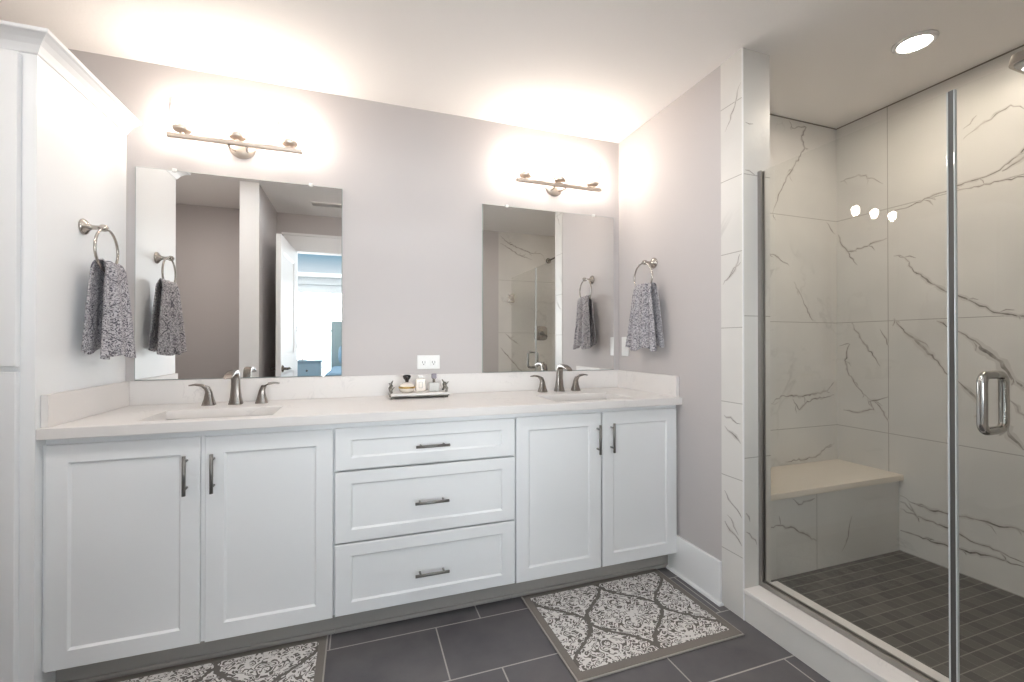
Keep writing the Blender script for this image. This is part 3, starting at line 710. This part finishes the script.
# ------------------------------------------------------------------ vanity lights
def vanity_light(cx, label):
    t = thing('vanity_light', label, 'light fixture', (cx, YB, 2.132), 'three-lamp vanity lights')
    bm = bmesh.new(); lathe(bm, [(.058, -.001), (.058, -.006), (.050, -.014), (.030, -.022), (.012, -.026), (0, -.027)], (0, 0, .024), 'Y', 32)
    link('wall_plate', bm, M['satin'], t, smooth=True)
    for s in (-1, 1):
        bm = bmesh.new(); tube(bm, [(s * .026, -.015, -.004), (s * .030, -.05, -.012), (s * .036, -.085, -.014), (s * .036, -.092, -.004)], .0045, 10)
        link('arm', bm, M['chrome'], t, smooth=True)
    bm = bmesh.new(); box(bm, -.275, .275, -.103, -.079, -.006, .013); link('bar', bm, M['satin'], t, bevel=.003)
    for k in (-1, 0, 1):
        x = k * .218
        bm = bmesh.new(); lathe(bm, [(.009, .012), (.009, .020), (.022, .023), (.034, .028), (.036, .034), (.036, .042), (.030, .044), (.012, .044), (.012, .058), (0, .058)], (x, -.091, 0), 'Z', 28)
        smooth_angle(link('socket_cup', bm, M['satin'], t), 35)
        bm = bmesh.new(); lathe(bm, [(.0, .056), (.010, .058), (.012, .066), (.020, .080), (.027, .096), (.029, .108), (.027, .121), (.018, .133), (.008, .138), (0, .139)], (x, -.091, 0), 'Z', 20)
        link('bulb', bm, M['bulb'], t, smooth=True)
        bm = bmesh.new(); n = 32
        for r in (.048, .046):
            pass
        lathe(bm, [(.034, .0425), (.046, .046), (.050, .060), (.052, .155), (.050, .155), (.048, .061), (.044, .048), (.034, .0445)], (x, -.091, 0), 'Z', n)
        bm.faces.ensure_lookup_table()
        bmesh.ops.delete(bm, geom=[f for f in bm.faces if len(f.verts) > 4], context='FACES_ONLY')
        link('lamp_shade', bm, M['shadeglass'], t, smooth=True)
vanity_light(-.5355, 'three-lamp brushed nickel wall light above the left mirror')
vanity_light(1.1255, 'three-lamp brushed nickel wall light above the right mirror')

# ceiling lamps: the shower one is seen, the others are added fill
def can(x, y, m, label, z=CE, r=.055):
    t = thing('ceiling_light', label, 'ceiling light', (x, y, z))
    bm = bmesh.new(); lathe(bm, [(r + .022, -.0005), (r + .020, -.006), (r + .004, -.010), (r, -.006), (r, -.0005), (r + .022, -.0005)], (0, 0, 0), 'Z', 40); link('trim_ring', bm, M['trimw'], t, smooth=True)
    bm = bmesh.new(); lathe(bm, [(r - .0005, -.001), (r - .0005, -.005), (r * .6, -.0065), (0, -.007)], (0, 0, 0), 'Z', 32); link('lens', bm, m, t, smooth=True)
can(2.25, 1.215, M['can'], 'round recessed light in the ceiling above the shower')
can(-.5, 1.1, M['can_fill'], 'added unseen round recessed fill light in the ceiling in front of the left sink', r=.07)
can(.38, 1.1, M['can_fill'], 'added unseen round recessed fill light in the ceiling in front of the drawer cabinet', r=.07)
can(.98, 1.15, M['can_fill'], 'added unseen round recessed fill light in the ceiling in front of the right sink', r=.07)
can(-1.25, 1.0, M['can_alcove_fill'], 'added unseen round recessed fill light in the ceiling over the alcove', r=.05)

vent = thing('ceiling_vent', 'white slotted air vent in the ceiling near the doorway', 'vent', (-.275, .46, CE))
bm = bmesh.new()
for a in ((-.14, .14, -.06, -.048), (-.14, .14, .048, .06), (-.14, -.128, -.048, .048), (.128, .14, -.048, .048)): box(bm, a[0], a[1], a[2], a[3], -.010, -.0005)
link('frame', bm, M['grate'], vent)
for k in range(6):
    bm = bmesh.new(); y = -.04 + k * .016
    v = [bm.verts.new(p) for p in ((-.128, y - .006, -.002), (.128, y - .006, -.002), (.128, y + .004, -.010), (-.128, y + .004, -.010))]; bm.faces.new(v)
    w = [bm.verts.new((p.co.x, p.co.y + .0015, p.co.z + .0012)) for p in v]; bm.faces.new(w[::-1])
    for q in range(4): bm.faces.new((v[q], v[(q + 1) % 4], w[(q + 1) % 4], w[q]))
    link('slat', bm, M['grate'], vent)
bm = bmesh.new(); box(bm, -.128, .128, -.048, .048, -.0012, -.0004); link('duct_opening', bm, M['dark'], vent)

# ------------------------------------------------------------------ towel rings and towels
def towel_ring(wx, y, z, s, yc, label, rr=.082):
    """s = +1 when the ring stands off its wall towards +x"""
    t = thing('towel_ring', label, 'towel ring', (wx, y, z), 'towel rings')
    bm = bmesh.new(); lathe(bm, [(.030, 0), (.031, s * .004), (.027, s * .010), (.018, s * .016), (.012, s * .022), (.0085, s * .03), (.0085, s * .052), (.013, s * .056), (.014, s * .064), (.012, s * .073), (.006, s * .078), (0, s * .079)], (0, 0, 0), 'X', 24)
    link('post', bm, M['chrome'], t, smooth=True)
    bm = bmesh.new(); n = 48; dz = -math.sqrt(max(0, rr * rr - (yc - y) ** 2)) - .002
    tube(bm, [(s * .064, yc - y + rr * math.sin(2 * PI * k / n), dz + rr * math.cos(2 * PI * k / n)) for k in range(n)], .0048, 12, closed=True, up=(1, 0, 0))
    link('ring', bm, M['chrome'], t, smooth=True)
    return z + dz - rr
def towel(wx, s, yc, ztop, zb, w0, w1, label, seed, cleft):
    """hand towel folded over the ring's bottom: front panel, back panel, pleats"""
    rnd = random.Random(seed); ph = rnd.uniform(0, 6); xr = wx + s * .064
    NU, NV = 64, 40
    bm = bmesh.new(); rows = []
    for j in range(2 * NV + 1):
        q = j / NV - 1                      # -1 front hem .. 0 over the ring .. 1 back hem
        d = abs(q); front = q <= 0
        row = []
        for i in range(NU + 1):
            u = i / NU * 2 - 1
            wdt = w0 + (w1 - w0) * (d ** .8)
            zz = ztop - (ztop - zb) * d + (.012 * math.sin(u * 5 + ph) if d > .5 else 0) * (d - .5) * 2
            if not front: zz += .02 * d
            arch = .016 + .0 * d
            xo = (arch if front else -arch) * min(1, d * 12) ** .5
            zz += -.006 * (1 - min(1, d * 12)) if False else 0
            am = .004 + .013 * d
            pl = am * math.cos(u * 7.5 + ph + d * .6) + am * .5 * math.cos(u * 15 + 1.7 * ph)
            # the deep cleft where the towel is folded back on itself
            cl = -math.exp(-((u - cleft) / .11) ** 2) * (.030 if front else -.0) * (.5 + .5 * d)
            ridge = math.exp(-((u - cleft + .24 * 1) / .13) ** 2) * .014 * d if front else 0
            x = xr + s * (xo + (pl if front else -abs(pl) * .3) + (cl + ridge if front else 0) + (.014 * d if front else -.006 * d))
            x = max(x, wx + .012) if s > 0 else min(x, wx - .012)
            yv = yc + u * wdt / 2 + .012 * d * math.sin(u * 6 + ph) + (0 if front else -.012)
            row.append(bm.verts.new((x - wx, yv - yc, zz - ztop)))
        rows.append(row)
    for a, b in zip(rows, rows[1:]):
        for k in range(NU): bm.faces.new((a[k], a[k + 1], b[k + 1], b[k]))
    o = link('hand_towel', bm, M['towel'], None, smooth=True, loc=(wx, yc, ztop))
    sm = o.modifiers.new('thickness', 'SOLIDIFY'); sm.thickness = .005; sm.offset = 0
    return tag(o, label, 'towel', 'hand towels')
zl = towel_ring(TX, 2.128, 1.645, 1, 2.150, 'nickel towel ring on the side of the white linen cabinet', .083)
towel(TX, 1, 2.180, 1.522, 1.150, .15, .262, 'grey damask hand towel hanging beside the left mirror', 3, -.42)
zr = towel_ring(WR, 2.10, 1.655, -1, 2.115, 'nickel towel ring on the right wall beside the right mirror', .083)
towel(WR, -1, 2.105, 1.535, 1.168, .14, .255, 'grey damask hand towel hanging on the right wall', 11, -.55)

# outlet and switch
ol = thing('wall_outlet', 'white double outlet plate above the tray', 'outlet', (.366, YB, 1.096))
bm = bmesh.new(); box(bm, -.062, .062, -.007, -.0005, -.038, .038); link('cover_plate', bm, M['plastic'], ol, bevel=.003)
for x in (-.027, .027):
    bm = bmesh.new(); box(bm, x - .017, x + .017, -.010, -.007, -.018, .018); f = link('receptacle', bm, M['plastic'], ol, bevel=.004)
    bm = bmesh.new(); box(bm, x - .008, x - .0055, -.0105, -.0099, -.006, .006); box(bm, x + .0055, x + .008, -.0105, -.0099, -.006, .006)
    lathe(bm, [(.003, -.0105), (.003, -.0099)], (x, 0, -.011), 'Y', 10); link('slots', bm, M['dark'], f)
sw = thing('light_switch', 'white rocker switch plate on the right wall beside the towel', 'switch', (WR, 2.385, 1.18))
bm = bmesh.new(); box(bm, -.007, -.0005, -.036, .036, -.06, .06); link('cover_plate', bm, M['plastic'], sw, bevel=.003)
bm = bmesh.new(); box(bm, -.011, -.007, -.017, .017, -.034, .034); link('rocker', bm, M['plastic'], sw, bevel=.002)

# ------------------------------------------------------------------ tray with toiletries
tr = thing('vanity_tray', 'white marble tray with silver twig handles on the worktop', 'tray', (.298, 2.352, ZT))
bm = bmesh.new(); box(bm, -.145, .145, -.075, .075, .014, .026); link('tray_top', bm, M['tray'], tr, bevel=.003)
bm = bmesh.new(); box(bm, -.150, .150, -.08, .08, .010, .0145); link('rim', bm, M['traymetal'], tr, bevel=.002)
for x in (-.135, .135):
    for y in (-.065, .065):
        bm = bmesh.new(); lathe(bm, [(.009, 0), (.011, .005), (.008, .0102), (0, .0102)], (x, y, 0), 'Z', 12); link('foot', bm, M['traymetal'], tr, smooth=True)
for s in (-1, 1):
    bm = bmesh.new(); x = s * .138
    tube(bm, [(x, -.045, .026), (x + s * .006, -.042, .045), (x - s * .002, -.030, .062), (x + s * .003, 0, .070), (x - s * .002, .030, .062), (x + s * .006, .042, .045), (x, .045, .026)], [.007, .006, .005, .006, .005, .006, .007], 8)
    for a, b in (((x, -.03, .062), (x + s * .014, -.038, .078)), ((x, .015, .068), (x - s * .010, .020, .086)), ((x + s * .004, -.043, .04), (x - s * .012, -.05, .058))):
        tube(bm, [a, b], [.005, .0025], 8)
    link('handle', bm, M['traymetal'], tr, smooth=True)
TZ = ZT + .0265
b1 = thing('perfume_bottle', 'round blush perfume bottle with gold collar and flared black stopper', 'bottle', (.238, 2.345, TZ))
bm = bmesh.new(); lathe(bm, [(.0, 0), (.026, 0), (.036, .006), (.041, .018), (.041, .022)], (0, 0, 0), 'Z', 32)
lathe(bm, [(.041, .030), (.036, .040), (.022, .048), (.010, .052), (0, .052)], (0, 0, 0), 'Z', 32); link('flask', bm, M['cream'], b1, smooth=True)
bm = bmesh.new(); lathe(bm, [(.041, .0215), (.0425, .022), (.0425, .030), (.041, .0305)], (0, 0, 0), 'Z', 32); link('collar', bm, M['gold'], b1, smooth=True)
bm = bmesh.new(); lathe(bm, [(.008, .050), (.010, .062), (.018, .072), (.021, .082), (.018, .088), (.008, .090), (0, .088)], (0, 0, 0), 'Z', 24); link('stopper', bm, M['blackcap'], b1, smooth=True)
b2 = thing('perfume_bottle', 'flat white rectangular bottle with outlined label in the middle of the tray', 'bottle', (.310, 2.365, TZ))
bm = bmesh.new(); box(bm, -.026, .026, -.012, .012, 0, .068); link('flask', bm, M['cream'], b2, bevel=.006)
bm = bmesh.new(); box(bm, -.013, .013, -.010, .010, .068, .084); link('cap', bm, M['plastic'], b2, bevel=.004)
bm = bmesh.new()
for a in ((-.010, .010, .018, .0205), (-.010, .010, .0485, .051), (-.010, -.0075, .0205, .0485), (.0075, .010, .0205, .0485)): box(bm, a[0], a[1], -.0128, -.0119, a[2], a[3])
link('label', bm, M['label'], b2)
b3 = thing('perfume_bottle', 'square pale grey perfume bottle with violet cap at the tray right end', 'bottle', (.378, 2.345, TZ))
bm = bmesh.new(); box(bm, -.027, .027, -.014, .014, 0, .048); link('flask', bm, M['greyglass'], b3, bevel=.004)
bm = bmesh.new(); lathe(bm, [(.007, .047), (.007, .062), (.009, .063), (.009, .068), (0, .068)], (0, 0, 0), 'Z', 16); link('neck', bm, M['chrome'], b3, smooth=True)
bm = bmesh.new(); box(bm, -.013, .013, -.011, .011, .068, .094); link('cap', bm, M['violet'], b3, bevel=.003)

# ------------------------------------------------------------------ rugs
def rug(cx, cy, rot, label):
    t = thing('bath_rug', label, 'rug', (cx, cy, .0005), 'damask bath rugs'); t.rotation_euler = (0, 0, math.radians(rot))
    hx, hy = .3835, .2815
    bm = bmesh.new()
    for a in ((-hx, hx, -hy, -hy + .006), (-hx, hx, hy - .006, hy), (-hx, -hx + .006, -hy + .006, hy - .006), (hx - .006, hx, -hy + .006, hy - .006)): box(bm, *a, 0, .007)
    link('binding', bm, M['rugp'], t, bevel=.002)
    bm = bmesh.new()
    b = .034
    for a in ((-hx + .006, hx - .006, -hy + .006, -hy + b + .006), (-hx + .006, hx - .006, hy - b, hy - .006), (-hx + .006, -hx + b, -hy + b + .006, hy - b), (hx - b, hx - .006, -hy + b + .006, hy - b)): box(bm, *a, 0, .008)
    link('border', bm, M['rugb'], t)
    bm = bmesh.new(); box(bm, -hx + b, hx - b, -hy + b + .006, hy - b, 0, .0095); link('pile', bm, M['rug'], t, bevel=.002)
    return t
rug(1.112, 1.682, .6, 'grey and white damask bath rug in front of the right sink cabinet')
rug(-.497, 1.680, 0, 'grey and white damask bath rug below the left sink cabinet')

# ------------------------------------------------------------------ shower glass
gp = thing('shower_glass_panel', 'fixed clear glass panel standing on the marble shower curb', 'glass panel', (1.677, 1.15, .138))
bm = bmesh.new(); box(bm, 1.672, 1.682, .824, 1.474, .150, 1.956); bpart('pane', bm, M['glass'], gp)
bm = bmesh.new(); box(bm, 1.664, 1.6715, 1.466, 1.4825, .138, 1.958); box(bm, 1.6825, 1.690, 1.466, 1.4825, .138, 1.958); box(bm, 1.6715, 1.6825, 1.4745, 1.4825, .138, 1.958)
bpart('wall_channel', bm, M['alu'], gp)
bm = bmesh.new(); box(bm, 1.664, 1.6715, .824, 1.466, .1382, .160); box(bm, 1.6825, 1.690, .824, 1.466, .1382, .160); box(bm, 1.6715, 1.6825, .824, 1.4745, .1382, .1498)
bpart('bottom_channel', bm, M['alu'], gp)
bm = bmesh.new(); box(bm, 1.671, 1.683, .8195, .824, .150, 1.956); bpart('edge_seal', bm, M['seal'], gp, bevel=.002)
sd = thing('shower_door', 'clear glass shower door with nickel pull handle and wall hinges', 'shower door', (1.677, .43, .15))
bm = bmesh.new(); box(bm, 1.672, 1.682, .075, .803, .150, 1.956); bpart('pane', bm, M['glass'], sd)
bm = bmesh.new(); box(bm, 1.671, 1.683, .803, .807, .150, 1.956); bpart('edge_seal', bm, M['seal'], sd, bevel=.002)
bm = bmesh.new(); box(bm, 1.673, 1.681, .807, .8195, .150, 1.956); bpart('gasket', bm, M['rubber'], sd)
bm = bmesh.new(); box(bm, 1.670, 1.684, .075, .806, .1395, .150); bpart('bottom_sweep', bm, M['seal'], sd)
bm = bmesh.new(); pts = []
hw, z0, z1, rr = .052, .956, 1.112, .024
for cx_, cz, a0 in ((hw - rr, z1 - rr, 0), (-hw + rr, z1 - rr, 90), (-hw + rr, z0 + rr, 180), (hw - rr, z0 + rr, 270)):
    for k in range(7):
        a = math.radians(a0 + k * 15); pts.append((1.677 + cx_ + rr * math.cos(a), .725, cz + rr * math.sin(a)))
tube(bm, pts, .0115, 16, closed=True, up=(0, 1, 0))
bpart('pull_handle', bm, M['steel'], sd, smooth=True)
for z in (.42, 1.72):
    bm = bmesh.new(); box(bm, 1.664, 1.690, .0405, .130, z - .045, z + .045); box(bm, 1.640, 1.714, .0405, .047, z - .045, z + .045)
    bpart('hinge', bm, M['chrome'], sd, bevel=.003)

sh = thing('rain_shower', 'square chrome rain shower head near the ceiling at the right', 'shower head', (2.152, YF, 2.19))
bm = bmesh.new(); lathe(bm, [(.032, .0005), (.032, .008), (.016, .014), (0, .014)], (0, 0, 0), 'Y', 24); link('wall_flange', bm, M['chrome'], sh, smooth=True)
bm = bmesh.new(); tube(bm, [(0, .008, 0), (0, .3, .005), (0, .60, .010), (0, .67, .008), (0, .70, -.002), (0, .71, -.016)], .0105, 14); link('arm', bm, M['chrome'], sh, smooth=True)
VX, VY = (1, 0, 0), (0, 1, 0)
bm = bmesh.new(); rsec(bm, [((0, .71, -.014), .018, .018, VX, VY), ((0, .71, -.022), .022, .022, VX, VY), ((0, .71, -.024), .088, .088, VX, VY), ((0, .71, -.030), .100, .100, VX, VY), ((0, .71, -.062), .104, .104, VX, VY)], q=.25)
smooth_angle(link('spray_head', bm, M['chrome'], sh), 40)
bm = bmesh.new(); rsec(bm, [((0, .71, -.0621), .094, .094, VX, VY), ((0, .71, -.065), .094, .094, VX, VY)], q=.25); link('spray_face', bm, M['greyglass'], sh)
sv = thing('shower_valve', 'square chrome shower control seen in the right mirror', 'shower valve', (2.05, YF, 1.32))
bm = bmesh.new(); rsec(bm, [((0, .0005, 0), .085, .085, (1, 0, 0), (0, 0, 1)), ((0, .008, 0), .085, .085, (1, 0, 0), (0, 0, 1)), ((0, .013, 0), .078, .078, (1, 0, 0), (0, 0, 1))]); smooth_angle(link('cover_plate', bm, M['chrome'], sv), 40)
bm = bmesh.new(); lathe(bm, [(.028, .012), (.028, .045), (.022, .055), (0, .055)], (0, 0, 0), 'Y', 24); tube(bm, [(0, .045, 0), (.03, .05, -.02), (.07, .052, -.04)], [.009, .008, .006], 10); link('lever', bm, M['nickel'], sv, smooth=True)
